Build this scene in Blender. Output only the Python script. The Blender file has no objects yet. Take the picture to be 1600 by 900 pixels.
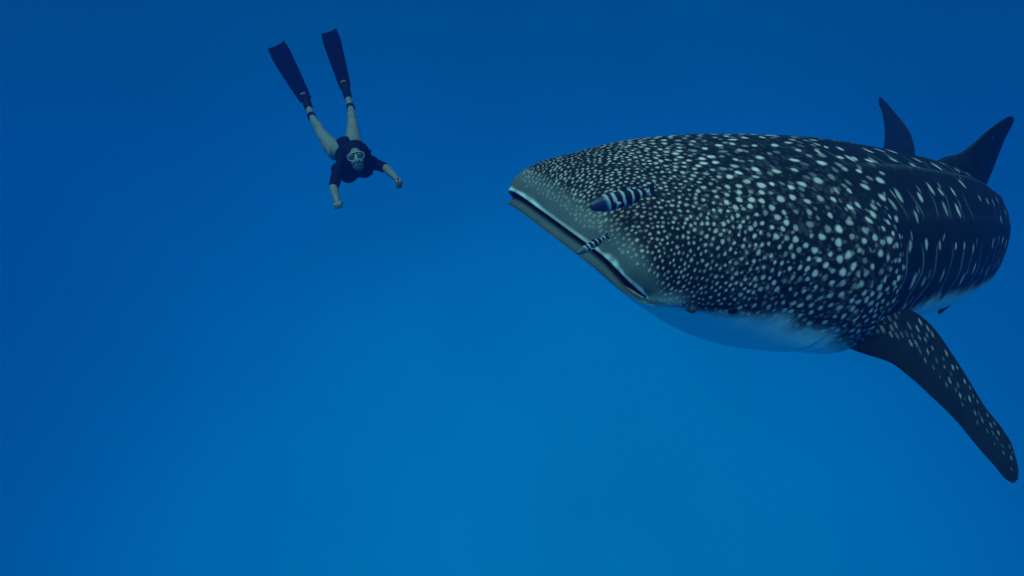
import bpy, bmesh, math, random
import numpy as np
from mathutils import Vector, Matrix

random.seed(7)
rng = np.random.default_rng(11)
scene = bpy.context.scene
COL = scene.collection
R = math.radians

# ------------------------------------------------------------------ camera
cam_data = bpy.data.cameras.new("camera")
cam_data.lens = 22.5
cam_data.sensor_width = 36.0
cam_data.clip_start = 0.05
cam_data.clip_end = 500.0
cam = bpy.data.objects.new("camera", cam_data)
cam.rotation_euler = (R(90), 0, 0)
COL.objects.link(cam)
scene.camera = cam

# ------------------------------------------------------------------ world: light under water
SUN_ELEV, SUN_AZ = 44.0, -162.0          # degrees; azimuth from +Y towards +X (behind the camera)
world = bpy.data.worlds.new("World")
scene.world = world
world.use_nodes = True
wt = world.node_tree
wt.nodes.clear()
def wn(t): return wt.nodes.new(t)
w_out = wn("ShaderNodeOutputWorld")
tc = wn("ShaderNodeTexCoord")
nrm = wn("ShaderNodeVectorMath"); nrm.operation = 'NORMALIZE'
wt.links.new(tc.outputs["Generated"], nrm.inputs[0])
# open water: brightest towards the point opposite the sun, where the rays converge
dot = wn("ShaderNodeVectorMath"); dot.operation = 'DOT_PRODUCT'
g = Vector((0.06, 1.0, -0.55)).normalized()
dot.inputs[1].default_value = g
wt.links.new(nrm.outputs[0], dot.inputs[0])
ramp = wn("ShaderNodeValToRGB")
ramp.color_ramp.interpolation = 'B_SPLINE'
els = ramp.color_ramp.elements
WATER = [(-1.0, (0.0, 0.052, 0.17)), (0.20, (0.0, 0.060, 0.195)), (0.52, (0.0, 0.066, 0.212)), (0.63, (0.0, 0.070, 0.232)), (0.71, (0.0, 0.085, 0.280)),
         (0.80, (0.0, 0.108, 0.330)), (0.87, (0.0, 0.150, 0.432)), (0.95, (0.0, 0.182, 0.465)), (1.0, (0.0, 0.188, 0.470))]
while len(els) < len(WATER): els.new(0.5)
for e, (p, c) in zip(els, WATER):
    e.position = (p + 1) / 2
for e, (p, c) in zip(els, WATER):
    e.color = (*c, 1)
mr = wn("ShaderNodeMapRange")
mr.inputs["From Min"].default_value = -1; mr.inputs["From Max"].default_value = 1
sepd = wn("ShaderNodeSeparateXYZ"); wt.links.new(nrm.outputs[0], sepd.inputs[0])
dwn = wn("ShaderNodeMath"); dwn.operation = 'MULTIPLY_ADD'; dwn.inputs[1].default_value = -0.62; dwn.inputs[2].default_value = 0.36
wt.links.new(sepd.outputs[2], dwn.inputs[0])
smx = wn("ShaderNodeMath"); smx.operation = 'SMOOTH_MAX'; smx.inputs[2].default_value = 0.12
wt.links.new(dot.outputs["Value"], smx.inputs[0]); wt.links.new(dwn.outputs[0], smx.inputs[1])
wt.links.new(smx.outputs[0], mr.inputs["Value"])
wt.links.new(mr.outputs[0], ramp.inputs[0])
bg_water = wn("ShaderNodeBackground"); bg_water.inputs[1].default_value = 1.0
unev = wn("ShaderNodeTexNoise"); unev.inputs["Scale"].default_value = 2.6; unev.inputs["Detail"].default_value = 3
wt.links.new(nrm.outputs[0], unev.inputs["Vector"])
unr = wn("ShaderNodeMapRange"); unr.inputs["From Min"].default_value = 0.3; unr.inputs["From Max"].default_value = 0.7
unr.inputs["To Min"].default_value = 0.91; unr.inputs["To Max"].default_value = 1.09
wt.links.new(unev.outputs["Fac"], unr.inputs["Value"])
wt.links.new(ramp.outputs[0], bg_water.inputs[0]); wt.links.new(unr.outputs[0], bg_water.inputs[1])      # slightly uneven open water
# daylight sky, seen only through the steep window overhead (beyond the critical angle)
sky = wn("ShaderNodeTexSky"); sky.sky_type = 'NISHITA'
sky.sun_disc = False
sky.sun_elevation = R(SUN_ELEV)
sky.sun_rotation = R(SUN_AZ)
tint = wn("ShaderNodeMix"); tint.data_type = 'RGBA'; tint.blend_type = 'MULTIPLY'
tint.inputs["Factor"].default_value = 1.0
tint.inputs["B"].default_value = (0.35, 0.85, 0.95, 1)
wt.links.new(sky.outputs[0], tint.inputs["A"])
bg_sky = wn("ShaderNodeBackground"); bg_sky.inputs[1].default_value = 0.12
wt.links.new(tint.outputs["Result"], bg_sky.inputs[0])
sep = wn("ShaderNodeSeparateXYZ")
wt.links.new(nrm.outputs[0], sep.inputs[0])
win = wn("ShaderNodeMapRange"); win.interpolation_type = 'SMOOTHSTEP'
win.inputs["From Min"].default_value = math.sin(R(36)); win.inputs["From Max"].default_value = math.sin(R(52))
wt.links.new(sep.outputs[2], win.inputs["Value"])
wmix = wn("ShaderNodeMixShader")
wt.links.new(win.outputs[0], wmix.inputs[0])
wt.links.new(bg_water.outputs[0], wmix.inputs[1])
wt.links.new(bg_sky.outputs[0], wmix.inputs[2])
wt.links.new(wmix.outputs[0], w_out.inputs[0])

# ------------------------------------------------------------------ sun, softened by the water above
sun_data = bpy.data.lights.new("sun", 'SUN')
sun_data.energy = 4.4
sun_data.angle = R(60)
sun_data.color = (1.0, 0.80, 0.76)
sun = bpy.data.objects.new("sun", sun_data)
d = Vector((math.sin(R(SUN_AZ)) * math.cos(R(SUN_ELEV)), math.cos(R(SUN_AZ)) * math.cos(R(SUN_ELEV)), math.sin(R(SUN_ELEV))))
sun.rotation_euler = d.to_track_quat('Z', 'Y').to_euler()
COL.objects.link(sun)

# ------------------------------------------------------------------ view, sampling
vs = scene.view_settings
vs.view_transform = 'Standard'; vs.look = 'None'; vs.gamma = 1; vs.exposure = 0.0; vs.use_curve_mapping = False
cy = scene.cycles
cy.use_denoising = True
cy.volume_bounces = 1
cy.max_bounces = 6
cy.volume_step_rate = 1

# ================================================================== helpers
def mat(name, col, rough=0.6, spec=0.3, noise=None, bump=None):
    m = bpy.data.materials.new(name); m.use_nodes = True
    nt = m.node_tree; b = nt.nodes["Principled BSDF"]
    b.inputs["Base Color"].default_value = (*col, 1)
    b.inputs["Roughness"].default_value = rough
    b.inputs["Specular IOR Level"].default_value = spec
    if noise:                                   # (scale, amount): uneven tone
        t = nt.nodes.new("ShaderNodeTexCoord"); n = nt.nodes.new("ShaderNodeTexNoise")
        n.inputs["Scale"].default_value = noise[0]; n.inputs["Detail"].default_value = 5
        nt.links.new(t.outputs["Object"], n.inputs["Vector"])
        mp = nt.nodes.new("ShaderNodeMapRange")
        mp.inputs["From Min"].default_value = 0.3; mp.inputs["From Max"].default_value = 0.7
        mp.inputs["To Min"].default_value = 1 - noise[1]; mp.inputs["To Max"].default_value = 1 + noise[1]
        nt.links.new(n.outputs["Fac"], mp.inputs["Value"])
        mx = nt.nodes.new("ShaderNodeVectorMath"); mx.operation = 'SCALE'
        mx.inputs[0].default_value = col
        nt.links.new(mp.outputs[0], mx.inputs["Scale"])
        nt.links.new(mx.outputs[0], b.inputs["Base Color"])
    if bump:
        t = nt.nodes.new("ShaderNodeTexCoord"); n = nt.nodes.new("ShaderNodeTexNoise")
        n.inputs["Scale"].default_value = bump[0]; n.inputs["Detail"].default_value = 4
        nt.links.new(t.outputs["Object"], n.inputs["Vector"])
        bp = nt.nodes.new("ShaderNodeBump"); bp.inputs["Strength"].default_value = bump[1]; bp.inputs["Distance"].default_value = bump[2]
        nt.links.new(n.outputs["Fac"], bp.inputs["Height"])
        nt.links.new(bp.outputs[0], b.inputs["Normal"])
    return m

def empty(name, loc=(0, 0, 0)):
    o = bpy.data.objects.new(name, None); o.location = loc; COL.objects.link(o); return o

def tag(o, label, cat, group=None, kind=None):
    o["label"] = label
    if cat: o["category"] = cat
    if group: o["group"] = group
    if kind: o["kind"] = kind
    return o

def mesh_obj(name, V, Fq, m, parent=None, smooth=True):
    """V (n,3) array, Fq list/array of quads or tris."""
    me = bpy.data.meshes.new(name)
    V = np.asarray(V, dtype=np.float32); 
    if isinstance(Fq, np.ndarray):
        k = Fq.shape[1]
        me.vertices.add(len(V)); me.vertices.foreach_set("co", V.ravel())
        me.loops.add(Fq.size); me.loops.foreach_set("vertex_index", Fq.astype(np.int32).ravel())
        me.polygons.add(len(Fq)); me.polygons.foreach_set("loop_start", np.arange(0, Fq.size, k, dtype=np.int32))
        me.update(calc_edges=True); me.validate()
    else:
        me.from_pydata([tuple(map(float, v)) for v in V], [], [tuple(f) for f in Fq]); me.update()
    if smooth: me.polygons.foreach_set("use_smooth", np.ones(len(me.polygons), dtype=bool))
    o = bpy.data.objects.new(name, me); COL.objects.link(o)
    if m: me.materials.append(m)
    if parent: o.parent = parent
    return o

def catmull(xs, ys):
    """smooth monotone-ish interpolator (pchip)"""
    xs = np.asarray(xs, float); ys = np.asarray(ys, float)
    h = np.diff(xs); dl = np.diff(ys) / h
    m = np.zeros_like(ys); m[0] = dl[0]; m[-1] = dl[-1]
    for i in range(1, len(xs) - 1):
        if dl[i - 1] * dl[i] <= 0: m[i] = 0
        else:
            w1 = 2 * h[i] + h[i - 1]; w2 = h[i] + 2 * h[i - 1]
            m[i] = (w1 + w2) / (w1 / dl[i - 1] + w2 / dl[i])
    def f(x):
        x = np.clip(np.asarray(x, float), xs[0], xs[-1])
        i = np.clip(np.searchsorted(xs, x, side='right') - 1, 0, len(xs) - 2)
        t = (x - xs[i]) / h[i]
        return ((1 + 2 * t) * (1 - t) ** 2 * ys[i] + t * (1 - t) ** 2 * h[i] * m[i]
                + t * t * (3 - 2 * t) * ys[i + 1] + t * t * (t - 1) * h[i] * m[i + 1])
    return f

def sstep(a, b, x):
    t = np.clip((np.asarray(x, float) - a) / (b - a), 0, 1); return t * t * (3 - 2 * t)

def vnoise(x, y, seed=0):
    """smooth value noise in two dimensions, 0..1"""
    r = np.random.default_rng(seed).random((64, 64))
    xi = np.floor(x).astype(int); yi = np.floor(y).astype(int); fx = x - xi; fy = y - yi
    fx = fx * fx * (3 - 2 * fx); fy = fy * fy * (3 - 2 * fy)
    a = r[xi % 64, yi % 64]; b = r[(xi + 1) % 64, yi % 64]; c = r[xi % 64, (yi + 1) % 64]; e = r[(xi + 1) % 64, (yi + 1) % 64]
    return (a * (1 - fx) + b * fx) * (1 - fy) + (c * (1 - fx) + e * fx) * fy

# ================================================================== whale shark
TL = 7.0                                        # metres
SPOSE = Matrix(((-0.815073831, 0.506615343, 0.281061460, 0.170631961),
                (-0.579335847, -0.716865633, -0.387909319, 2.495433880),
                (0.004962489, -0.479003714, 0.877798847, 0.252310679),
                (0, 0, 0, 1)))                  # columns: forward, left, up, place of the snout
KB = (-0.083, -2.678, -1.820)
_g = np.linspace(0, 1.1, 441)
_psi = KB[0] * np.clip(_g - .2, 0, .28) + KB[1] * np.clip(_g - .48, 0, .27) + KB[2] * np.clip(_g - .75, 0, .3)
_k = np.ones(25) / 25
_psi = np.convolve(np.pad(_psi, 12, mode='edge'), _k, mode='valid')
_pm = (_psi[1:] + _psi[:-1]) / 2; _ds = _g[1] - _g[0]
_sx = -np.concatenate([[0], np.cumsum(np.cos(_pm)) * _ds]); _sy = np.concatenate([[0], np.cumsum(np.sin(_pm)) * _ds])
def bend(P):
    """canonical (s back from the snout, left, up) in body lengths -> local metres along the curved spine"""
    s, y, z = P[..., 0], P[..., 1], P[..., 2]
    sc = np.clip(s, 0, 1.1)
    x0 = np.interp(sc, _g, _sx) - (s - sc) ; y0 = np.interp(sc, _g, _sy); ps = np.interp(sc, _g, _psi)
    return np.stack([x0 + y * np.sin(ps), y0 + y * np.cos(ps), z], -1) * TL

U = [0, .002, .005, .010, .020, .035, .06, .10, .15, .20, .25, .30, .40, .50, .60, .70, .80, .88, .94, .965]
Wf = catmull(U, [.0650, .0675, .0690, .0705, .0725, .0750, .0795, .0855, .0915, .0900, .0860, .0830, .0715, .0540, .0385, .0340, .0230, .0140, .0075, .002])
Tf = catmull(U, [.0024, .0100, .0155, .0220, .0310, .0385, .0475, .0575, .0670, .0740, .0790, .0825, .0850, .0760, .0630, .0490, .0350, .0270, .0240, .010])
Bf = catmull(U, [.0036, .0066, .0088, .0112, .0160, .0230, .0360, .0520, .0670, .0760, .0720, .0600, .0500, .0440, .0370, .0290, .0210, .0160, .0120, .004])
def nexp(u): return 2.05 + 2.6 * np.exp(-np.asarray(u) / .012) + .25 * np.exp(-((np.asarray(u) - .09) / .06) ** 2)

RIDGE = [(88.0, .012, 60.0), (70.0, .021, 2.0), (41.0, .005, 3.6), (12.0, .003, 4.0)]
GILL = [.150, .164, .178, .192, .206]
def ring(u, ph):
    """u, ph(deg) broadcast -> canonical points"""
    c = np.cos(np.radians(ph)); s = np.sin(np.radians(ph))
    e = 2.0 / nexp(u)
    cy_ = np.sign(c) * np.abs(c) ** e; sz = np.sign(s) * np.abs(s) ** e
    top = np.where(s >= 0, Tf(u), Bf(u))
    y = Wf(u) * cy_ * (1 - .07 * (s < 0) * np.sqrt(np.abs(s)) * np.exp(-u / .02))
    z = top * sz
    s0 = .017 * np.abs(c) ** 5 + (s < 0) * np.abs(s) * (.002 - .0048 * (u / .006) * np.exp(1 - u / .006))
    ss = u + s0 * (1 - sstep(0, .16, u))
    # flat crown and fuller cheeks on the head
    hd = np.exp(-((u - .07) / .06) ** 2)
    z = z - .0115 * np.abs(c) ** 3 * (1 - sstep(0, .11, u))          # the mouth droops at its corners
    z = z - hd * .004 * np.exp(-((ph - 90) / 30.) ** 2)
    # long keels on the back and flanks
    k = np.zeros(np.broadcast(u, ph).shape)
    for a, amp, wd in RIDGE[1:]:
        aa = a - 6 * (u - .2)
        on = sstep(.15, .26, u) * (1 - sstep(.75, .9, u))
        for sgn in (1, -1):
            pa = aa if sgn == 1 else 180 - aa
            k = k + amp * on * np.exp(-((ph - pa) / wd) ** 2)
    # gill slits: each flap stands proud, the slit behind it drops in
    for gs in GILL:
        for sgn in (1, -1):
            pp = ph if sgn == 1 else 180 - ph
            gl = sstep(-38, -24, pp) * (1 - sstep(22, 36, pp))
            xx = u - (gs + .010 * np.cos(np.radians((pp + 2) * 2.6)) - .006)
            k = k + gl * (.016 * np.exp(-np.clip(-xx, 0, 1) / .010) * (xx < 0) - .022 * np.exp(-(xx / .0013) ** 2))
    # the hind edge of the last gill flap stands proud of the flank
    for sgn in (1, -1):
        pp = ph if sgn == 1 else 180 - ph
        gl = sstep(-46, -28, pp) * (1 - sstep(30, 52, pp))
        sw = np.interp(pp, [-30, 20, 60], [.226, .212, .198]) + .003
        k = k + gl * .085 * sstep(.10, .185, u) * (1 - sstep(sw - .020, sw + .004, u))
    # soft folds, unevenness
    k = k + .006 * (vnoise(u * 60 + 5, ph / 13. + 20, 3) - .5) * sstep(.02, .06, u)
    y = y * (1 + k); z = z * (1 + k)
    # throat sags a little behind the lower jaw
    z = z - (s < 0) * .004 * np.exp(-((u - .10) / .05) ** 2) * np.abs(s)
    return np.stack(np.broadcast_arrays(ss, y, z), -1)

def spaced(segs):
    out = []
    for a, b, st in segs: out.append(np.arange(a, b - st * .5, st))
    return np.concatenate(out + [[segs[-1][1]]])
Ug = spaced([(0, .001, .00008), (.001, .004, .0002), (.004, .02, .0005), (.02, .12, .00060), (.12, .26, .0008), (.26, .55, .0012), (.55, .965, .006)])
_near = np.concatenate([np.arange(.015, .3, .03), np.arange(.3, 2, .1), np.arange(2, 6, .25)])
Pg = np.concatenate([np.arange(-70, 84, .46), 90 - _near[::-1], 90 + _near, np.arange(96, 150, .46), np.arange(150, 290, 2.8)])
UU, PP = np.meshgrid(Ug, Pg, indexing='ij')
body = ring(UU, PP)                              # canonical grid (nu, nv, 3)
nu, nv = UU.shape

# ---- colouring of the skin: spots laid out one by one on the surface
spot = np.zeros((nu, nv), np.float32)
dS = np.gradient(body, axis=0); dP = np.gradient(body, axis=1)
lS = np.linalg.norm(dS, axis=-1) + 1e-9; lP = np.linalg.norm(dP, axis=-1) + 1e-9
def stamp(P, field, i, j, ra, rb, ang, amp, soft=.35):
    """ellipse with half-axes ra (along the body) and rb (across), turned by ang"""
    n_i, n_j = field.shape
    a = P[i, j]
    i2, j2 = min(i + 1, n_i - 1), min(j + 1, n_j - 1)
    es = P[i2, j] - P[i2 - 1, j]; l1 = np.linalg.norm(es) + 1e-9; es = es / l1
    ep = P[i, j2] - P[i, j2 - 1]; l2 = np.linalg.norm(ep) + 1e-9; ep = ep / l2
    rr = max(ra, rb) * 1.5
    wi, wj = int(min(rr / l1 + 2, 60)), int(min(rr / l2 + 2, 60))
    A, B, Cc, D = max(0, i - wi), min(n_i, i + wi + 1), max(0, j - wj), min(n_j, j + wj + 1)
    dd = P[A:B, Cc:D] - a
    x = dd @ es; y = dd @ ep
    ca, sa = math.cos(ang), math.sin(ang)
    q = np.sqrt(((x * ca + y * sa) / ra) ** 2 + ((-x * sa + y * ca) / rb) ** 2)
    w0 = (i * 7 + j * 13) % 17; tt = np.arctan2(y, x); q = q * (1 + .07 * np.sin(2 * tt + w0) + .06 * np.sin(3 * tt + 2 * w0))
    v = amp * (1 - sstep(1 - soft, 1 + soft, q))
    field[A:B, Cc:D] = np.maximum(field[A:B, Cc:D], v)

def spacing(u, ph):
    """distance between spots on head and shoulders"""
    r = np.interp(u, [.004, .02, .06, .10, .14, .20, .25], [.0023, .0025, .0034, .0050, .0063, .0056, .0050])
    crown = np.exp(-((ph - 78) / 34.) ** 2)
    r = r * (1 + crown * np.interp(u, [.05, .10, .16, .22], [.1, .80, 1.6, 1.9]))
    low = sstep(14, -12, ph) if False else (1 - sstep(-14, 12, ph))
    r = r * (1 - .22 * low * np.interp(u, [.08, .14], [0, 1]))
    return r
def scatter(P, spc, n_try, ok, seed):
    r_ = np.random.default_rng(seed)
    cell = .004; grid = {}; out = []
    for u, ph in zip(*ok(r_, n_try)):
        i = int(np.searchsorted(Ug, u)); j = int(np.searchsorted(Pg, ph))
        if i >= nu or j >= nv: continue
        p = P[i, j]; r = float(spc(u, ph)); key = tuple((p / cell).astype(int)); m = int(r / cell) + 1
        bad = False
        for a in range(-m, m + 1):
            for b in range(-m, m + 1):
                for c in range(-m, m + 1):
                    for (qq, rq) in grid.get((key[0] + a, key[1] + b, key[2] + c), ()):
                        if (p[0] - qq[0]) ** 2 + (p[1] - qq[1]) ** 2 + (p[2] - qq[2]) ** 2 < (.5 * (r + rq)) ** 2: bad = True; break
                    if bad: break
                if bad: break
            if bad: break
        if bad: continue
        grid.setdefault(key, []).append((p, r)); out.append((i, j, u, ph, r))
    return out
# border of the pale belly: the angle below which the skin is pale
belly_edge = catmull([0, .02, .05, .09, .14, .18, .22, .30, .6, 1.], [-4, -11, -11, -8.5, -13, -19, -27, -3, 0, -5])
def switch(ph): return np.interp(ph, [-30, 20, 60, 90, 120], [.226, .212, .198, .188, .198])   # where head spots give way to rows
def cand(r_, n):
    u = np.where(r_.random(n) < .40, .0012 + .03 * r_.random(n), .02 + .22 * r_.random(n))
    ph = r_.uniform(-45, 150, n)
    tt = r_.uniform(-1, 1, n); ph = np.where(r_.random(n) < .35, np.degrees(np.arccos(np.sign(tt) * tt * tt)), ph)
    ph = np.where(ph > 150, 90, ph)
    k = (u < switch(ph) + r_.normal(0, .005, n) + sstep(35, 70, ph) * r_.normal(0, .012, n)) & (ph > belly_edge(u) - 3) 
    lipedge = .0014 + .0016 * r_.random(n) + .0035 * np.abs(np.cos(np.radians(ph))) ** 3
    k &= u > lipedge
    return u[k], ph[k]
big = scatter(body, spacing, 130000, cand, 5)
for i, j, u, ph, r in big:
    am = rng.choice([1.0, .85, .6, .38], p=[.36, .34, .20, .10])
    el = rng.uniform(1.0, 1.35) + .45 * np.exp(-((ph - 80) / 30.) ** 2) * sstep(.08, .16, u)
    rad = r * rng.uniform(.22, .36) * (0.86 + .14 * am) * (1 - .46 * np.exp(-((ph - 80) / 34.) ** 2) * sstep(.06, .15, u))
    am *= (1 - .6 * (1 - sstep(.0020, .008, u))) * (.72 + .28 * sstep(.02, .10, u))
    stamp(body, spot, i, j, rad * el ** .6, rad / el ** .5, rng.normal(0.25, .35), am, .45)
# small faint spots squeezed in between
small = scatter(body, lambda u, ph: spacing(u, ph) * .6, 26000, cand, 6)
for i, j, u, ph, r in small:
    if spot[i, j] > .02 or u < .05 or rng.random() < .45: continue
    stamp(body, spot, i, j, r * rng.uniform(.22, .40), r * rng.uniform(.18, .28), rng.normal(.3, .5), rng.uniform(.12, .42), .5)
# rows of spots with thin pale bars between them behind the gills
def put(u, ph, ra, rb, ang, amp, soft=.35):
    i = int(np.searchsorted(Ug, u)); j = int(np.searchsorted(Pg, ph))
    if 0 < i < nu - 1 and 0 < j < nv - 1: stamp(body, spot, i, j, ra, rb, ang, amp, soft)
cols = np.arange(.190, .80, .0265)
rows = [-24, -8, 9, 25, 41, 55, 77, 86, 103, 117, 131, 144]
for ci, u0 in enumerate(cols):
    for ri, ph0 in enumerate(rows):
        u = u0 + .013 * (ri % 2) + rng.normal(0, .0035); ph = ph0 + rng.normal(0, 2.6)
        if u < switch(ph) - .003: continue
        if rng.random() < .14: continue
        sc_ = rng.uniform(.8, 1.2) * np.interp(u, [.2, .32, .5, .8], [1.2, 1.0, .85, .6])
        put(u, ph, .0022 * sc_, .0040 * sc_ * rng.uniform(.7, 1.3), rng.normal(0, .25), rng.uniform(.45, 1.0), .4)
        if rng.random() < .45:
            put(u + rng.normal(.005, .002), ph + rng.normal(4.5, 1), .0011, .003, rng.normal(0, .25), rng.uniform(.25, .5), .5)
bars = np.zeros_like(spot)
for ci, u0 in enumerate(cols[:16]):
    for lo, hi in ((-38, 29), (36, 58), (64, 86), (94, 116)):
        if rng.random() < .15: continue
        uc = u0 + .0075 + rng.normal(0, .002)
        wob = .0030 * np.sin(Pg / 9. + rng.uniform(0, 6)) + .0016 * np.sin(Pg / 4.1 + rng.uniform(0, 6))
        fade = sstep(lo, lo + 8, Pg) * (1 - sstep(hi - 8, hi, Pg)) * (.35 + .65 * vnoise(Pg / 9. + ci * 3, Pg * 0 + ri, 8 + ci))
        dd = (UU - (uc + wob)[None, :]) / .0010
        b = np.exp(-dd ** 2) * fade[None, :] * (.42 if hi == 29 else .22)
        b *= (UU > switch(PP) + .004)
        bars = np.maximum(bars, b)
spot = np.maximum(spot, bars.astype(np.float32))

wav = 5 * (vnoise(UU * 90, PP / 9., 21) - .5) + 2.5 * (vnoise(UU * 300, PP / 3., 22) - .5)
PPs = np.where(PP > 90, 180 - PP, PP)
edge = belly_edge(UU) + wav * sstep(.02, .06, UU)
pale = 1 - sstep(edge - 11, edge + 5, PPs)
pale *= np.where(PP < 0, 1, 1) 
lowjaw = (PP < 0) | (PP > 180)
jaw = sstep(.0026, .0044, UU) * (1 - sstep(-10, -2, PPs)); wj_ = sstep(.016, .036, UU)
pale = np.where(lowjaw, jaw * (1 - wj_) + pale * wj_, pale)             # lower lip is grey, pale under it
liprim = (~lowjaw) * (1 - sstep(.0002, .0003 + .0008 * vnoise(PP / 7., PP * 0, 31), UU)) * (.25 + .5 * vnoise(PP / 5. + 9, PP * 0 + 3, 32))                                   # whitish edge of the upper lip
pale = np.maximum(pale, liprim)
cornr = np.exp(-((UU - .012) / .009) ** 2) * np.exp(-((PPs + 2) / 7.) ** 2)                # pale skin at the mouth corner
pale = np.clip(np.maximum(pale, .45 * cornr), 0, 1)
grey = 1 - sstep(.0025, .010, UU)
keel = np.zeros_like(spot)
for a, amp, wd in RIDGE[1:]:
    aa = a - 6 * (UU - .2)
    keel = np.maximum(keel, np.exp(-((PPs - aa) / (wd * .8)) ** 2) * sstep(.17, .26, UU) * amp * 17)
grey = np.clip(np.maximum(grey, keel), 0, 1)
spot *= (1 - .55 * pale)
mott = .05 * sstep(.55, .8, vnoise(UU * 420, PP / 1.7, 51)) * sstep(.02, .05, UU) 
spot = np.clip(spot * (.78 + .3 * vnoise(UU * 45, PP / 9., 53)) + mott * (1 - pale) * (1 - sstep(.15, .2, UU)), 0, 1)
dark = np.zeros_like(spot)
for gs in GILL:
    gl = sstep(-38, -24, PPs) * (1 - sstep(22, 36, PPs))
    xx = UU - (gs + .010 * np.cos(np.radians((PPs + 2) * 2.6)) - .006)
    dark = np.maximum(dark, gl * np.exp(-(xx / .0010) ** 2))

# ---- mouth: the rim turns inwards into a dark cavity
inner = []
rim = body[0]
for k, (ds_, sy_, sz_) in enumerate([(.0006, .996, .45), (.003, .985, .5), (.008, .965, 1.2), (.02, .93, 2.2), (.04, .86, 2.4), (.06, .6, 2.0), (.062, .05, .2)]):
    q = rim.copy(); q[:, 0] += ds_; q[:, 1] *= sy_; mid_ = -.0115 * np.abs(np.cos(np.radians(Pg))) ** 3; q[:, 2] = mid_ + (q[:, 2] - mid_) * sz_
    inner.append(q)
allrings = np.concatenate([np.array(inner[::-1]), body], 0)
ni = len(inner)
def pad(a, val): return np.concatenate([np.full((ni, nv), val, np.float32), a.astype(np.float32)], 0)
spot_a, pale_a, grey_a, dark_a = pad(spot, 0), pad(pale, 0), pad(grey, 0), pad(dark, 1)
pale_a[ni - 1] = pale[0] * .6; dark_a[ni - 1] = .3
def grid_faces(n, m, off=0, close=True):
    i, j = np.meshgrid(np.arange(n - 1), np.arange(m if close else m - 1), indexing='ij')
    a = i * m + j; b = i * m + (j + 1) % m
    return np.stack([a, b, b + m, a + m], -1).reshape(-1, 4) + off
Vs = [bend(allrings).reshape(-1, 3)]
Fs = [grid_faces(ni + nu, nv)]
Cs = [np.stack([spot_a, pale_a, grey_a, dark_a], -1).reshape(-1, 4)]
nvert = len(Vs[0])

# ---- fins (part of the same body mesh)
def resample(P, n):
    P = np.asarray(P, float); l = np.concatenate([[0], np.cumsum(np.linalg.norm(np.diff(P, axis=0), axis=1))]); l /= l[-1]
    t = np.linspace(0, 1, n)
    return np.stack([catmull(l, P[:, k])(t) for k in range(3)], 1)
def fin(LE, TE, thick, nspan=60, nch=26, local=True, spots=0, flare=.8, seed=1, band=(.40, .90), wav=0.0):
    """LE, TE: leading and trailing edge lines from root to tip"""
    global nvert
    a, b = resample(LE, nspan), resample(TE, nspan)
    n = np.cross(b[nspan // 3] - a[nspan // 3], a[-1] - a[0]); n /= np.linalg.norm(n)
    c = (1 - np.cos(np.linspace(0, np.pi, nch))) / 2
    th = 5 * (.2969 * np.sqrt(c) - .126 * c - .3516 * c ** 2 + .2843 * c ** 3 - .1036 * c ** 4)
    loop_c = np.concatenate([c, c[::-1][1:-1]]); loop_t = np.concatenate([th, -th[::-1][1:-1]])
    t = np.linspace(0, 1, nspan)
    chord = np.linalg.norm(b - a, axis=1)
    tk = thick * np.minimum(chord, chord[0] * 1.2) * (1 + flare * np.exp(-t / .08)) * (1 - .25 * t)
    G = a[:, None] + (b - a)[:, None] * loop_c[None, :, None] + n * (tk[:, None] * loop_t[None, :])[..., None]
    f = np.zeros(G.shape[:2], np.float32)
    if spots:
        r_ = np.random.default_rng(seed); done = []
        for _ in range(spots * 40):
            if len(done) >= spots: break
            ti = r_.uniform(.13, .93); cj = r_.uniform(*band); side = r_.integers(0, 2)
            cj2 = cj
            i = int(ti * (nspan - 1)); j = int(np.searchsorted(c, cj2)); j = j if side == 0 else len(loop_c) - j
            if j >= len(loop_c): continue
            p = G[i, j]
            if any(np.linalg.norm(p - q_) < .0056 - .0012 * ti for q_ in done): continue
            done.append(p)
            rr = r_.uniform(.0007, .0013) * (1.1 - .45 * ti)
            stamp(G, f, i, j, rr * 1.7, rr, 0, r_.uniform(.2, .8) * (1 - .45 * ti), .45)
    if not local: Vw = bend(G).reshape(-1, 3)
    else: Vw = G.reshape(-1, 3) * TL
    m = G.shape[1]
    Fq = grid_faces(nspan, m, nvert)
    # close the tip
    Vs.append(Vw); Fs.append(Fq)
    gr = np.zeros_like(f) + .04
    Cs.append(np.stack([f, np.zeros_like(f), gr, np.zeros_like(f)], -1).reshape(-1, 4))
    nvert += len(Vw)
PEC_LE = [(-.170, .062, -.030), (-.188, .078, -.0345), (-.2049, .0932, -.0368), (-.2252, .1045, -.0382), (-.2438, .1155, -.0451), (-.2608, .1286, -.0544), (-.2781, .1428, -.0649), (-.2920, .1578, -.0768), (-.3047, .1704, -.0866), (-.3150, .1801, -.0941), (-.3210, .1826, -.0951), (-.3262, .1823, -.0936)]
PEC_TE = [(-.245, .060, .002), (-.250, .074, -.004), (-.2603, .0838, -.0093), (-.2718, .0885, -.0114), (-.2851, .0976, -.0176), (-.2971, .1128, -.0302), (-.3064, .1272, -.0426), (-.3163, .144, -.0574), (-.3284, .1583, -.0688), (-.3333, .1669, -.0765), (-.3318, .1778, -.0879), (-.3268, .1821, -.0930)]
fin(PEC_LE, PEC_TE, .085, 190, 60, True, 230, 1.2, 3)
mir = lambda L: [(x, -y, z) for x, y, z in L]
fin(mir(PEC_LE), mir(PEC_TE), .085, 60, 26, True, 0, 1.2, 4)
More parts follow.
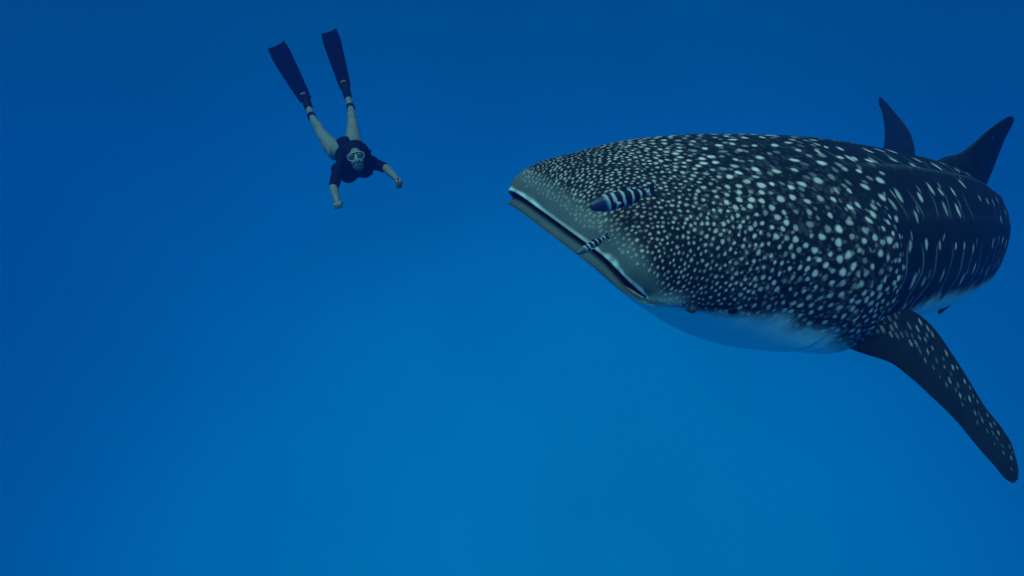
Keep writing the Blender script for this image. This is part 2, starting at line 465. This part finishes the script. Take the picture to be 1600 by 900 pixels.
# first dorsal, second dorsal, anal, pelvics, tail: canonical (s, y, z)
fin([(.380, 0, .070), (.400, 0, .088), (.4286, 0, .0969), (.4427, 0, .1088), (.4555, 0, .1218), (.4722, 0, .1338), (.4818, 0, .1382), (.489, 0, .1393)],
    [(.550, 0, .050), (.541, 0, .070), (.530, 0, .0846), (.5155, 0, .1038), (.5053, 0, .1196), (.5020, 0, .1325), (.4975, 0, .1380), (.492, 0, .1393)], .10, 80, 40, False, 6, 1.0, 5, (.2, .7))
fin([(.645, 0, .045), (.665, 0, .067), (.685, 0, .082), (.690, 0, .084)], [(.700, 0, .040), (.698, 0, .055), (.700, 0, .072), (.694, 0, .083)], .10, 30, 20, False)
fin([(.660, 0, -.030), (.680, 0, -.050), (.698, 0, -.064), (.702, 0, -.065)], [(.710, 0, -.026), (.708, 0, -.042), (.710, 0, -.058), (.705, 0, -.0645)], .10, 30, 20, False)
for sg in (1, -1):
    fin([(.570, sg * .012, -.028), (.590, sg * .014, -.052), (.612, sg * .018, -.071), (.622, sg * .022, -.080)],
        [(.615, sg * .026, -.028), (.622, sg * .029, -.050), (.630, sg * .029, -.066), (.628, sg * .025, -.0795)], .09, 30, 20, False)
fin([(.855, 0, .000), (.872, 0, .030), (.892, 0, .068), (.930, 0, .098), (.985, 0, .121), (1.022, 0, .1350), (1.030, 0, .1375)],
    [(.925, 0, -.012), (.945, 0, .015), (.965, 0, .055), (.985, 0, .088), (1.012, 0, .116), (1.032, 0, .133), (1.033, 0, .1370)], .07, 60, 26, False, 0, .4)
fin([(.865, 0, .000), (.890, 0, -.026), (.920, 0, -.062), (.940, 0, -.078), (.945, 0, -.080)],
    [(.935, 0, .010), (.940, 0, -.010), (.948, 0, -.042), (.952, 0, -.066), (.949, 0, -.079)], .07, 40, 26, False, 0, .4)

m = bpy.data.materials.new("whale_shark_skin"); m.use_nodes = True
nt = m.node_tree; bs = nt.nodes["Principled BSDF"]
def N(t): return nt.nodes.new(t)
def mixc(fac, a, b):
    x = N("ShaderNodeMix"); x.data_type = 'RGBA'
    nt.links.new(fac, x.inputs["Factor"])
    for sock, v in (("A", a), ("B", b)):
        if isinstance(v, tuple): x.inputs[sock].default_value = (*v, 1)
        else: nt.links.new(v, x.inputs[sock])
    return x.outputs["Result"]
at = N("ShaderNodeAttribute"); at.attribute_name = "skin"
sp = N("ShaderNodeSeparateColor"); nt.links.new(at.outputs["Color"], sp.inputs[0])
tcs = N("ShaderNodeTexCoord")
n1 = N("ShaderNodeTexNoise"); n1.inputs["Scale"].default_value = 9; n1.inputs["Detail"].default_value = 6
nt.links.new(tcs.outputs["Object"], n1.inputs["Vector"])
n2 = N("ShaderNodeTexNoise"); n2.inputs["Scale"].default_value = 120; n2.inputs["Detail"].default_value = 4
nt.links.new(tcs.outputs["Object"], n2.inputs["Vector"])
base = mixc(n1.outputs["Fac"], (0.002, 0.004, 0.005), (0.011, 0.016, 0.018))
greyc = mixc(n1.outputs["Fac"], (0.045, 0.068, 0.074), (0.085, 0.118, 0.124))
palec = mixc(n1.outputs["Fac"], (0.46, 0.68, 0.68), (0.66, 0.86, 0.84))
spotc = mixc(n2.outputs["Fac"], (0.38, 0.37, 0.375), (0.68, 0.65, 0.65))
c = mixc(sp.outputs[2], base, greyc)
c = mixc(sp.outputs[0], c, spotc)
c = mixc(sp.outputs[1], c, palec)
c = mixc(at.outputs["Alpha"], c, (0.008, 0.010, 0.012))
nt.links.new(c, bs.inputs["Base Color"])
bs.inputs["Roughness"].default_value = .55
bs.inputs["Specular IOR Level"].default_value = .06
bp = N("ShaderNodeBump"); bp.inputs["Strength"].default_value = .35; bp.inputs["Distance"].default_value = .006
nt.links.new(n2.outputs["Fac"], bp.inputs["Height"]); nt.links.new(bp.outputs[0], bs.inputs["Normal"])

shark = mesh_obj("whale_shark", np.concatenate(Vs), np.concatenate(Fs), m)
ca = shark.data.color_attributes.new("skin", 'FLOAT_COLOR', 'POINT')
ca.data.foreach_set("color", np.concatenate(Cs).astype(np.float32).ravel())
shark.matrix_world = SPOSE
tag(shark, "huge dark whale shark covered in pale spots, swimming towards the camera", "whale shark")

# eyes, spiracles, teeth: small parts set into the head
def eye_mesh(center, nrm_, r, depth, name, m_, up=Vector((0, 0, 1)), seg=20, rings=7, power=1.0):
    nrm_ = Vector(nrm_).normalized(); a = nrm_.cross(up).normalized(); b = a.cross(nrm_)
    V = []; 
    for k in range(rings):
        t = k / (rings - 1) * math.pi / 2
        for q in range(seg):
            an = 2 * math.pi * q / seg
            V.append(Vector(center) + (a * math.cos(an) + b * math.sin(an) * power) * r * math.cos(t) + nrm_ * depth * math.sin(t))
    Fq = [(k * seg + q, k * seg + (q + 1) % seg, (k + 1) * seg + (q + 1) % seg, (k + 1) * seg + q) for k in range(rings - 1) for q in range(seg)]
    return mesh_obj(name, np.array([tuple(v) for v in V]), Fq, m_, shark)
m_eye = mat("eye_iris", (0.05, 0.04, 0.035), .15, .5)
m_pupil = mat("eye_pupil", (0.003, 0.003, 0.003), .1, .6)
m_lid = mat("eye_lid", (0.035, 0.04, 0.042), .5, .3, (40, .3))
m_hole = mat("spiracle_dark", (0.004, 0.005, 0.006), .6, .1)
def surf(u, ph):
    h = .4
    p = bend(ring(np.array([u]), np.array([ph])))[0]
    pu = bend(ring(np.array([u + .002]), np.array([ph])))[0] - p; pv = bend(ring(np.array([u]), np.array([ph + h])))[0] - p
    n_ = Vector(np.cross(pv, pu)).normalized()
    if n_.dot(Vector((0, p[1], p[2]))) < 0: n_ = -n_
    return Vector(p), n_
EYE = (.031, -10.0); SPI = (.0605, -8.5)
for sg in (1, -1):
    for (u, ph), what in ((EYE, 'eye'), (SPI, 'spiracle')):
        p, n_ = surf(u, ph if sg == 1 else 180 - ph)
        if what == 'eye':
            ring_o = eye_mesh(p - n_ * .004, n_, .026, .010, 'eyelid', m_lid, power=.85)
            eye_mesh(p + n_ * .001, n_, .019, .014, 'eye', m_eye, power=.9)
            eye_mesh(p + n_ * .008, n_, .011, .009, 'pupil', m_pupil, power=.9)
        else:
            eye_mesh(p - n_ * .001, n_, .024, .010, 'spiracle', m_hole, power=.6)


# a row of tiny teeth just inside the lower lip
m_tooth = mat("tooth_white", (0.55, 0.58, 0.56), .4, .3)
TV, TF = [], []
for k in range(110):
    ph = -12 - 156 * k / 109.0
    p = bend(ring(np.array([0.0006]), np.array([ph])))[0] + np.array([-.012, 0, .004])
    for dx, dy, dz in ((-.003, -.003, 0), (.003, -.003, 0), (.003, .003, 0), (-.003, .003, 0), (-.002, 0, .007)):
        TV.append((p[0] + dx, p[1] + dy, p[2] + dz))
    b_ = 5 * k
    TF += [(b_, b_ + 1, b_ + 4), (b_ + 1, b_ + 2, b_ + 4), (b_ + 2, b_ + 3, b_ + 4), (b_ + 3, b_, b_ + 4)]
teeth = mesh_obj("tooth_row", np.array(TV), TF, m_tooth, shark, smooth=False)
teeth["kind"] = "stuff"

# ================================================================== pilot fish
def px(x, y, Y): return Vector(((x - 800) / 1000 * Y, Y, (450 - y) / 1000 * Y))
def fish_material(name, head, pale_c, bars_, black=(0.004, 0.005, 0.010)):
    m_ = bpy.data.materials.new(name); m_.use_nodes = True
    t = m_.node_tree; b = t.nodes["Principled BSDF"]
    tc_ = t.nodes.new("ShaderNodeTexCoord"); sx = t.nodes.new("ShaderNodeSeparateXYZ")
    nz = t.nodes.new("ShaderNodeTexNoise"); nz.inputs["Scale"].default_value = 9
    t.links.new(tc_.outputs["Object"], nz.inputs["Vector"])
    t.links.new(tc_.outputs["Object"], sx.inputs[0])
    a1 = t.nodes.new("ShaderNodeMath"); a1.operation = 'MULTIPLY_ADD'; a1.inputs[1].default_value = .05; a1.inputs[2].default_value = -.025
    t.links.new(nz.outputs["Fac"], a1.inputs[0])
    a2 = t.nodes.new("ShaderNodeMath"); a2.operation = 'ADD'
    t.links.new(sx.outputs[0], a2.inputs[0]); t.links.new(a1.outputs[0], a2.inputs[1])
    a3 = t.nodes.new("ShaderNodeMath"); a3.operation = 'MULTIPLY_ADD'; a3.inputs[1].default_value = .12
    t.links.new(sx.outputs[2], a3.inputs[0]); t.links.new(a2.outputs[0], a3.inputs[2])
    cr = t.nodes.new("ShaderNodeValToRGB"); cr.color_ramp.interpolation = 'LINEAR'
    stops = [(0.0, head), (.19, head)]
    for lo, hi in bars_:
        stops += [(lo - .008, pale_c), (lo + .008, black), (hi - .008, black), (hi + .008, pale_c)]
    e = cr.color_ramp.elements
    while len(e) < len(stops): e.new(.5)
    for q, (p_, c_) in zip(e, stops): q.position = min(max(p_, 0), 1)
    for q, (p_, c_) in zip(e, stops): q.color = (*c_, 1)
    t.links.new(a3.outputs[0], cr.inputs[0]); t.links.new(cr.outputs[0], b.inputs["Base Color"])
    b.inputs["Roughness"].default_value = .4; b.inputs["Specular IOR Level"].default_value = .3
    return m_
FISH_BARS = [(.25, .31), (.355, .435), (.475, .57), (.61, .70), (.735, .81), (.865, .975)]
m_fishA = fish_material("pilot_fish_blue", (0.006, 0.018, 0.07), (0.26, 0.36, 0.42), FISH_BARS)
m_fishB = fish_material("pilot_fish_silver", (0.03, 0.07, 0.12), (0.24, 0.33, 0.38), FISH_BARS)
m_feye = mat("fish_eye", (0.004, 0.004, 0.006), .1, .6)
def make_fish(name, head, tail, m_, depth, label):
    """unit-length fish, snout at x=0, tail fork at x=1; body and fins one mesh"""
    X = np.array([0, .02, .06, .12, .20, .30, .42, .55, .67, .76, .82, .86])
    hf = catmull(X, np.array([.012, .042, .068, .090, .106, .115, .114, .098, .070, .042, .024, .020]) * depth / .225)
    wf = catmull(X, [.003, .022, .038, .052, .062, .068, .066, .056, .040, .026, .018, .008])
    xs = np.concatenate([np.linspace(0, .06, 9)[:-1], np.linspace(.06, .86, 60)]); ns = 28
    th = np.linspace(0, 2 * np.pi, ns, endpoint=False)
    G = np.stack([np.repeat(xs[:, None], ns, 1), wf(xs)[:, None] * np.sin(th), hf(xs)[:, None] * np.cos(th) * np.where(np.cos(th) > 0, .95, 1.05)], -1)
    V = [G.reshape(-1, 3)]; F_ = [tuple(f) for f in grid_faces(len(xs), ns)]
    n0 = G.shape[0] * ns
    def sheet(outline, th_, off=(0, 0, 0), rot=None):
        nonlocal n0
        o = np.array(outline, float)
        c_ = o.mean(0)
        pts = []
        for sgn in (1, -1):
            for (x, z) in o: pts.append((x, 0, z))
            pts.append((c_[0], sgn * th_, c_[1]))
        pts = np.array(pts)
        if rot is not None: pts = (pts - [o[0][0], 0, o[0][1]]) @ np.array(rot).T + [o[0][0], 0, o[0][1]]
        pts = pts + np.array(off)
        k = len(o); V.append(pts)
        for i_ in range(k):
            F_.append((n0 + i_, n0 + (i_ + 1) % k, n0 + k)); F_.append((n0 + k + 1 + (i_ + 1) % k, n0 + k + 1 + i_, n0 + 2 * k + 1))
        n0 += len(pts)
    d_ = depth / .225
    sheet([(.82, .018), (.90, .075 * d_), (1.0, .135 * d_), (.975, .09 * d_), (.93, .02), (.915, 0), (.84, 0)], .006)
    sheet([(.82, -.018), (.90, -.075 * d_), (1.0, -.135 * d_), (.975, -.09 * d_), (.93, -.02), (.915, 0), (.84, 0)], .006)
    sheet([(.42, .095 * d_), (.49, .140 * d_), (.54, .125 * d_), (.66, .085 * d_), (.76, .055 * d_), (.78, .03 * d_), (.5, .07 * d_)], .004)
    sheet([(.52, -.095 * d_), (.58, -.135 * d_), (.62, -.115 * d_), (.70, -.075 * d_), (.77, -.05 * d_), (.78, -.03 * d_), (.56, -.07 * d_)], .004)
    for sg in (1, -1):
        a_ = sg * .5
        sheet([(.25, -.02), (.30, -.005), (.37, -.02), (.38, -.045), (.31, -.05), (.26, -.04)], .003, (0, sg * .058, -.01), [[math.cos(a_), -math.sin(a_) , 0], [math.sin(a_), math.cos(a_), 0], [0, 0, 1]])
        sheet([(.28, -.09 * d_), (.33, -.14 * d_), (.37, -.135 * d_), (.36, -.10 * d_)], .003, (0, sg * .02, 0))
    o = mesh_obj(name, np.concatenate(V), F_, m_)
    ax = (tail - head); L = ax.length; ax = ax / L
    up = Vector((0, 0, 1)); up = (up - ax * up.dot(ax)).normalized(); yy = up.cross(ax)
    M = Matrix(((ax.x, yy.x, up.x, head.x), (ax.y, yy.y, up.y, head.y), (ax.z, yy.z, up.z, head.z), (0, 0, 0, 1)))
    o.matrix_world = M @ Matrix.Scale(L, 4)
    for sg in (1, -1):
        eV = []; eF = []
        for a_ in range(5):
            for b_ in range(10):
                t1 = a_ / 4 * math.pi / 2; t2 = b_ / 10 * 2 * math.pi
                eV.append((.075 + .013 * math.cos(t1) * math.cos(t2), sg * (.037 + .007 * math.sin(t1)), .012 + .013 * math.cos(t1) * math.sin(t2)))
        eF = [(a_ * 10 + b_, a_ * 10 + (b_ + 1) % 10, (a_ + 1) * 10 + (b_ + 1) % 10, (a_ + 1) * 10 + b_) for a_ in range(4) for b_ in range(10)]
        mesh_obj("eye", np.array(eV), eF, m_feye, o)
    tag(o, label, "fish", "pilot fish by the shark's mouth")
    return o
make_fish("pilot_fish", px(921, 323, 2.16), px(1029, 296, 2.26), m_fishA, .205, "larger pilot fish with blue head and black bars above the shark's mouth")
make_fish("pilot_fish", px(902, 396, 2.08), px(953, 367, 2.15), m_fishB, .175, "smaller black barred pilot fish right at the edge of the shark's mouth")

# ================================================================== diver
P0 = Vector((-1.5, 6.1, 1.2))
diver = empty("person", P0)
tag(diver, "freediver in black swimsuit, mask and long dark fins, gliding head first with arms spread", "person")
m_skin = mat("diver_skin", (0.13, 0.13, 0.118), .6, .15, (14, .12))
m_suit = mat("black_swimsuit", (0.0025, 0.003, 0.006), .8, .05, (30, .3))
m_hair = mat("dark_hair", (0.0025, 0.0025, 0.004), .7, .06, (60, .4))
m_fin = mat("fin_black_rubber", (0.0015, 0.002, 0.007), .9, .02, (20, .3))
m_pocket = mat("foot_pocket_rubber", (0.003, 0.003, 0.007), .7, .06)
m_maskf = mat("mask_silicone", (0.20, 0.23, 0.23), .35, .4)
m_lens = mat("mask_lens", (0.03, 0.05, 0.06), .08, .6)
m_mark = mat("fin_mark", (0.10, 0.045, 0.05), .5, .3)
m_strap = mat("strap_rubber", (0.003, 0.003, 0.006), .7, .06)

def add_ell(bm, c, A):
    """unit sphere through the 3x3 matrix whose columns are the half-axes"""
    M = Matrix([[A[0][i], A[1][i], A[2][i]] for i in range(3)]).to_4x4(); M.translation = Vector(c) - P0
    bmesh.ops.create_uvsphere(bm, u_segments=20, v_segments=14, radius=1, matrix=M)
def add_cap(bm, p, q, r0, r1, seg=14):
    p = Vector(p) - P0; q = Vector(q) - P0; ax = (q - p); L = ax.length; ax = ax / L
    a = ax.orthogonal().normalized(); b = ax.cross(a); rings = []
    prof = [(-r0 * math.cos(t), r0 * math.sin(t)) for t in (.25, .7, 1.15, 1.5708)] + [(L + r1 * math.cos(t), r1 * math.sin(t)) for t in (1.5708, 1.15, .7, .25)]
    for (h, r) in prof:
        rings.append([bm.verts.new(p + ax * h + (a * math.cos(2 * math.pi * k / seg) + b * math.sin(2 * math.pi * k / seg)) * r) for k in range(seg)])
    for i in range(len(rings) - 1):
        for k in range(seg): bm.faces.new((rings[i][k], rings[i][(k + 1) % seg], rings[i + 1][(k + 1) % seg], rings[i + 1][k]))
    bm.faces.new(rings[0][::-1]); bm.faces.new(rings[-1])
def remeshed(name, bm, m_, parent, voxel=.006, smooth=6):
    bmesh.ops.recalc_face_normals(bm, faces=bm.faces)
    me = bpy.data.meshes.new(name); bm.to_mesh(me); bm.free()
    o = bpy.data.objects.new(name, me); COL.objects.link(o)
    r_ = o.modifiers.new("r", 'REMESH'); r_.mode = 'VOXEL'; r_.voxel_size = voxel
    s_ = o.modifiers.new("s", 'SMOOTH'); s_.factor = .5; s_.iterations = smooth
    dg = bpy.context.evaluated_depsgraph_get(); dg.update()
    new = bpy.data.meshes.new_from_object(o.evaluated_get(dg))
    o.modifiers.clear(); o.data = new; new.name = name
    new.materials.clear(); new.materials.append(m_)
    new.polygons.foreach_set("use_smooth", np.ones(len(new.polygons), dtype=bool))
    o.parent = parent
    return o
V3 = Vector
hipA, kneeA, ankA, toeA = V3((-1.762, 6.40, 1.362)), V3((-1.968, 6.60, 1.597)), V3((-2.160, 6.90, 1.850)), V3((-2.262, 7.03, 2.060))
hipB, kneeB, ankB, toeB = V3((-1.584, 6.40, 1.440)), V3((-1.655, 6.65, 1.700)), V3((-1.764, 7.00, 1.974)), V3((-1.846, 7.10, 2.215))
shA, elA, wrA = V3((-1.626, 6.00, 1.110)), V3((-1.632, 5.85, .918)), V3((-1.555, 5.70, .765))
shB, elB, wrB = V3((-1.312, 6.00, 1.170)), V3((-1.150, 5.85, 1.095)), V3((-1.022, 5.70, .968))
pel = (hipA + hipB) / 2 + V3((0.01, -.03, 0)); shm = (shA + shB) / 2
tdir = (pel - shm).normalized(); adir = (shB - shA).normalized(); adir = (adir - tdir * adir.dot(tdir)).normalized()
vdir = tdir.cross(adir).normalized()                        # towards the chest side
if vdir.z > 0: vdir = -vdir
fdir = V3((.20, -.955, -.16)).normalized()                  # where the face looks
hr = (V3((.975, 0, .20)) - fdir * V3((.975, 0, .20)).dot(fdir)).normalized(); hu = fdir.cross(hr)
if hu.z < 0: hu = -hu
headc = V3((-1.392, 5.74, 1.160))
def torso(bm, g=0.0):
    add_ell(bm, shm + tdir * .10 + vdir * .02, (adir * (.165 + g), tdir * (.17 + g), vdir * (.115 + g)))
    add_ell(bm, shm + tdir * .30 + vdir * .01, (adir * (.130 + g), tdir * (.17 + g), vdir * (.092 + g)))
    add_ell(bm, pel - tdir * .03, (adir * (.158 + g if not g else .122), tdir * (.12 + g), vdir * (.108 + g)))
    for sg in (1, -1):
        add_ell(bm, shm + tdir * .10 + adir * .078 * sg + vdir * .105, (adir * (.080 + g), tdir * (.080 + g), vdir * (.070 + g)))
    add_cap(bm, shA, shB, .062 + g, .062 + g)
def hand(bm, wr, el, out):
    """fist: palm, four curled fingers of different lengths, thumb closed across from the side"""
    f = (wr - el).normalized(); s_ = (out - f * out.dot(f)).normalized(); n_ = f.cross(s_)
    pc = wr + f * .045
    add_ell(bm, pc, (f * .047, s_ * .040, n_ * .020))
    for k, L in enumerate((.040, .046, .043, .034)):
        b0 = wr + f * .075 + s_ * (.030 - .020 * k)
        b1 = b0 + f * L * .62 + n_ * .014; b2 = b1 - f * .010 + n_ * .026; b3 = b2 - f * .024 + n_ * .004
        add_cap(bm, b0, b1, .0098, .0092, 8); add_cap(bm, b1, b2, .0092, .0088, 8); add_cap(bm, b2, b3, .0088, .0080, 8)
    t0 = wr + f * .028 + s_ * .034 + n_ * .006; t1 = t0 + f * .030 + s_ * .014 + n_ * .018; t2 = t1 + f * .020 - s_ * .020 + n_ * .016
    add_cap(bm, t0, t1, .0115, .0105, 8); add_cap(bm, t1, t2, .0105, .0090, 8)
bm = bmesh.new()
torso(bm)
add_cap(bm, shm + vdir * -.01 + tdir * .02, headc - fdir * .035 - hu * .06, .058, .050)
add_ell(bm, headc, (hr * .074, hu * .112, fdir * .094))                                  # skull
add_ell(bm, headc - hu * .058 + fdir * .030, (hr * .053, hu * .055, fdir * .058))         # jaw
add_cap(bm, headc + fdir * .090 + hu * .010, headc + fdir * .108 - hu * .028, .009, .015, 8)   # nose
for sg in (1, -1):
    add_ell(bm, headc + hr * .076 * sg - hu * .005, (hr * .010, hu * .030, fdir * .018))  # ears
    add_ell(bm, headc + fdir * .078 + hr * .034 * sg - hu * .028, (hr * .022, hu * .020, fdir * .018))
add_cap(bm, headc + fdir * .086 - hu * .058 - hr * .02, headc + fdir * .086 - hu * .058 + hr * .02, .008, .008, 8)     # lips
for hip, kn, an, toe in ((hipA, kneeA, ankA, toeA), (hipB, kneeB, ankB, toeB)):
    add_cap(bm, hip, kn, .088, .058); add_cap(bm, kn, kn + (an - kn) * .35, .052, .050); add_cap(bm, kn + (an - kn) * .35, an, .050, .033)
    add_cap(bm, an, toe, .037, .034)
    kd = (an - kn).normalized(); bk = V3((0, -.3, 1)); bk = (bk - kd * bk.dot(kd)).normalized()
    add_ell(bm, kn + (an - kn) * .30 + bk * .018, (kd * .11, bk * .045, kd.cross(bk) * .047))
    td = (kn - hip).normalized(); add_ell(bm, hip + (kn - hip) * .35 - bk * .012, (td * .16, bk * .078, td.cross(bk) * .080))
    hd = (an - kn).normalized()
    add_ell(bm, an + (an - kn).normalized() * .01, ((V3((1, 0, 0))) * .036, V3((0, 1, 0)) * .045, V3((0, 0, 1)) * .036))
for sh, el, wr, o_ in ((shA, elA, wrA, V3((1, 0, .2))), (shB, elB, wrB, V3((-.4, 0, 1)))):
    add_cap(bm, sh, el, .050, .039); add_cap(bm, el, el + (wr - el) * .3, .038, .039); add_cap(bm, el + (wr - el) * .3, wr, .039, .026)
    hand(bm, wr, el, o_)
remeshed("body", bm, m_skin, diver, .0055, 5)
bm = bmesh.new(); torso(bm, .008)
for sh, el in ((shA, elA), (shB, elB)): add_cap(bm, sh, sh + (el - sh) * .88, .058, .048)
remeshed("swimsuit", bm, m_suit, diver, .007, 4)
# long hair swept round the head and back over the shoulders
bm = bmesh.new()
add_ell(bm, headc - fdir * .035 + hu * .012, (hr * .136, hu * .158, fdir * .100))
rr_ = random.Random(4)
for k in range(46):
    a_ = rr_.uniform(-.5, math.pi + .5); o0 = headc - fdir * .04 + (hr * math.cos(a_) * .108 + hu * math.sin(a_) * .128)
    o1 = o0 - fdir * rr_.uniform(.05, .12) + hr * math.cos(a_) * rr_.uniform(.01, .04) + hu * (rr_.uniform(-.05, .015))
    o2 = o1 - fdir * rr_.uniform(.06, .14) + hr * rr_.uniform(-.03, .03) - hu * rr_.uniform(-.01, .06)
    add_cap(bm, o0, o1, .020, .014, 6); add_cap(bm, o1, o2, .014, .005, 6)
for sg in (1, -1):
    for k in range(9):
        o0 = headc - fdir * .02 + hr * sg * .095 - hu * (.01 + .012 * k); o1 = o0 + hr * sg * rr_.uniform(0, .02) - hu * .05 - fdir * .06
        add_cap(bm, o0, o1, .020, .012, 6)
remeshed("hair", bm, m_hair, diver, .007, 2)
# mask: pale skirt round two lenses, with a nose pocket and a strap
bm = bmesh.new()
mc = headc + fdir * .088 + hu * .018
n_s = 40
prof = [(.074, .036, -.030), (.079, .041, -.012), (.077, .040, .006), (.071, .035, .014), (.067, .031, .010)]
rings_ = []
for (rx, ry, dz) in prof:
    rg = []
    for k in range(n_s):
        a_ = 2 * math.pi * k / n_s; cx, cyy = math.cos(a_), math.sin(a_)
        X_ = rx * math.copysign(abs(cx) ** .7, cx); Y_ = ry * math.copysign(abs(cyy) ** .7, cyy)
        bow = -.034 * (X_ / .088) ** 2
        rg.append(bm.verts.new(mc - P0 + hr * X_ + hu * Y_ + fdir * (dz + bow)))
    rings_.append(rg)
for i in range(len(rings_) - 1):
    for k in range(n_s): bm.faces.new((rings_[i][k], rings_[i][(k + 1) % n_s], rings_[i + 1][(k + 1) % n_s], rings_[i + 1][k]))
# bridge between the lenses and the nose pocket
me = bpy.data.meshes.new("mask"); bm.to_mesh(me); bm.free()
mask = bpy.data.objects.new("mask", me); COL.objects.link(mask); me.materials.append(m_maskf); mask.parent = diver
me.polygons.foreach_set("use_smooth", np.ones(len(me.polygons), dtype=bool))
bm = bmesh.new(); add_cap(bm, mc + hu * .020 + fdir * .004, mc - hu * .028 + fdir * .014, .007, .013, 10)
remeshed("nose_pocket", bm, m_maskf, mask, .004, 2)
for sg in (1, -1):
    bm = bmesh.new(); add_ell(bm, mc + hr * .034 * sg + fdir * -.004, (hr * .031, hu * .028, fdir * .008))
    remeshed("lens", bm, m_lens, mask, .004, 1)
bm = bmesh.new()
pts = []
for k in range(13):
    a_ = math.pi * k / 12 
    pts.append(headc + hr * .118 * math.cos(a_) + fdir * (.045 - .175 * math.sin(a_)) + hu * .02)
for p_, q_ in zip(pts[:-1], pts[1:]): add_cap(bm, p_, q_, .010, .010, 6)
remeshed("strap", bm, m_strap, mask, .006, 1)
# fins
def long_fin(an, toe, tip, wtip, wbase, bow, twist):
    root = bpy.data.objects.new("swim_fin", None); COL.objects.link(root); root.parent = diver
    bm = bmesh.new(); fd = (toe - an).normalized()
    add_cap(bm, an + (toe - an) * .55, toe + fd * .03, .046, .048); add_ell(bm, toe + fd * .05, (fd * .06, (tip - toe).cross(V3((0, 1, 0))).normalized() * .062, V3((0, 1, 0)) * .035))
    pk = remeshed("foot_pocket", bm, m_pocket, root, .007, 3)
    ax = (tip - toe); L = ax.length; ax = ax / L
    vw = toe.normalized(); w = ax.cross(vw).normalized(); w = (w + vw * twist).normalized(); w = (w - ax * w.dot(ax)).normalized(); n_ = w.cross(ax)
    nl, nw = 30, 13; top = []; bot = []
    Vb = []
    for sgn in (1, -1):
        for i in range(nl):
            t = i / (nl - 1)
            hw = (wbase + (wtip - wbase) * min(1, t * 1.25) ** .8) / 2 * (1 - .10 * max(0, t - .85) / .15)
            for k in range(nw):
                v_ = -1 + 2 * k / (nw - 1)
                notch = (.012 * (1 - abs(v_)) + .010 * v_ - .020 * (abs(v_) > .95) * (v_ < 0)) * (t ** 6)
                railh = .010 if abs(v_) > .86 else .0025
                p = toe - P0 + ax * (t * L - notch * L) + w * v_ * hw + n_ * (bow * math.sin(math.pi * t * .9) * L + sgn * railh * (1 - .6 * t))
                Vb.append(tuple(p))
    F_ = []
    for sgn in (0, 1):
        o_ = sgn * nl * nw
        for i in range(nl - 1):
            for k in range(nw - 1):
                q = (o_ + i * nw + k, o_ + i * nw + k + 1, o_ + (i + 1) * nw + k + 1, o_ + (i + 1) * nw + k)
                F_.append(q if sgn == 0 else q[::-1])
    o2 = nl * nw
    edge_ = [i * nw for i in range(nl)] + [(nl - 1) * nw + k for k in range(1, nw)] + [i * nw + nw - 1 for i in range(nl - 2, -1, -1)] + [k for k in range(nw - 2, 0, -1)]
    for e0, e1 in zip(edge_, edge_[1:] + edge_[:1]): F_.append((e0, e1, o2 + e1, o2 + e0))
    mesh_obj("blade", np.array(Vb), F_, m_fin, root)
    # small pinkish mark printed where pocket meets blade
    side = -1 if n_.y > 0 else 1
    c_ = toe - P0 + ax * .055 + n_ * side * .060
    mk = []
    for i in range(3):
        for k in range(5): mk.append(tuple(c_ + ax * (.008 * (i - 1)) + w * (.026 * (k - 2) / 2) + n_ * side * (.004 * (1 - abs(k - 2) / 2))))
    mesh_obj("mark", np.array(mk), [(i * 5 + k, i * 5 + k + 1, (i + 1) * 5 + k + 1, (i + 1) * 5 + k) for i in range(2) for k in range(4)], m_mark, root)
    bm = bmesh.new(); add_cap(bm, an - fd * .012, an + fd * .012, .047, .046)
    remeshed("ankle_strap", bm, m_strap, root, .007, 2)
long_fin(ankA, toeA, V3((-2.665, 7.22, 2.750)), .225, .125, .05, -.1)
long_fin(ankB, toeB, V3((-2.085, 7.28, 2.925)), .200, .115, .02, .1)

# ================================================================== water (the air of this place)
bmh = bmesh.new(); bmesh.ops.create_cube(bmh, size=1)
for v in bmh.verts:
    v.co = Vector((v.co.x * 40, v.co.y * 40, v.co.z * 20 - 5))
me = bpy.data.meshes.new("haze"); bmh.to_mesh(me); bmh.free()
haze = bpy.data.objects.new("haze", me); COL.objects.link(haze)
haze["kind"] = "stuff"; haze["label"] = "clear blue sea water filling the whole view"; haze["category"] = "water"
mh = bpy.data.materials.new("sea_water"); mh.use_nodes = True
mh.node_tree.nodes.clear()
oh = mh.node_tree.nodes.new("ShaderNodeOutputMaterial"); vh = mh.node_tree.nodes.new("ShaderNodeVolumePrincipled")
vh.inputs["Color"].default_value = (0.002, 0.026, 0.150, 1)
vh.inputs["Absorption Color"].default_value = (0.0, 0.783, 0.874, 1)
vh.inputs["Density"].default_value = 0.11
vh.inputs["Anisotropy"].default_value = 0.0
mh.node_tree.links.new(vh.outputs[0], oh.inputs["Volume"])
me.materials.append(mh)
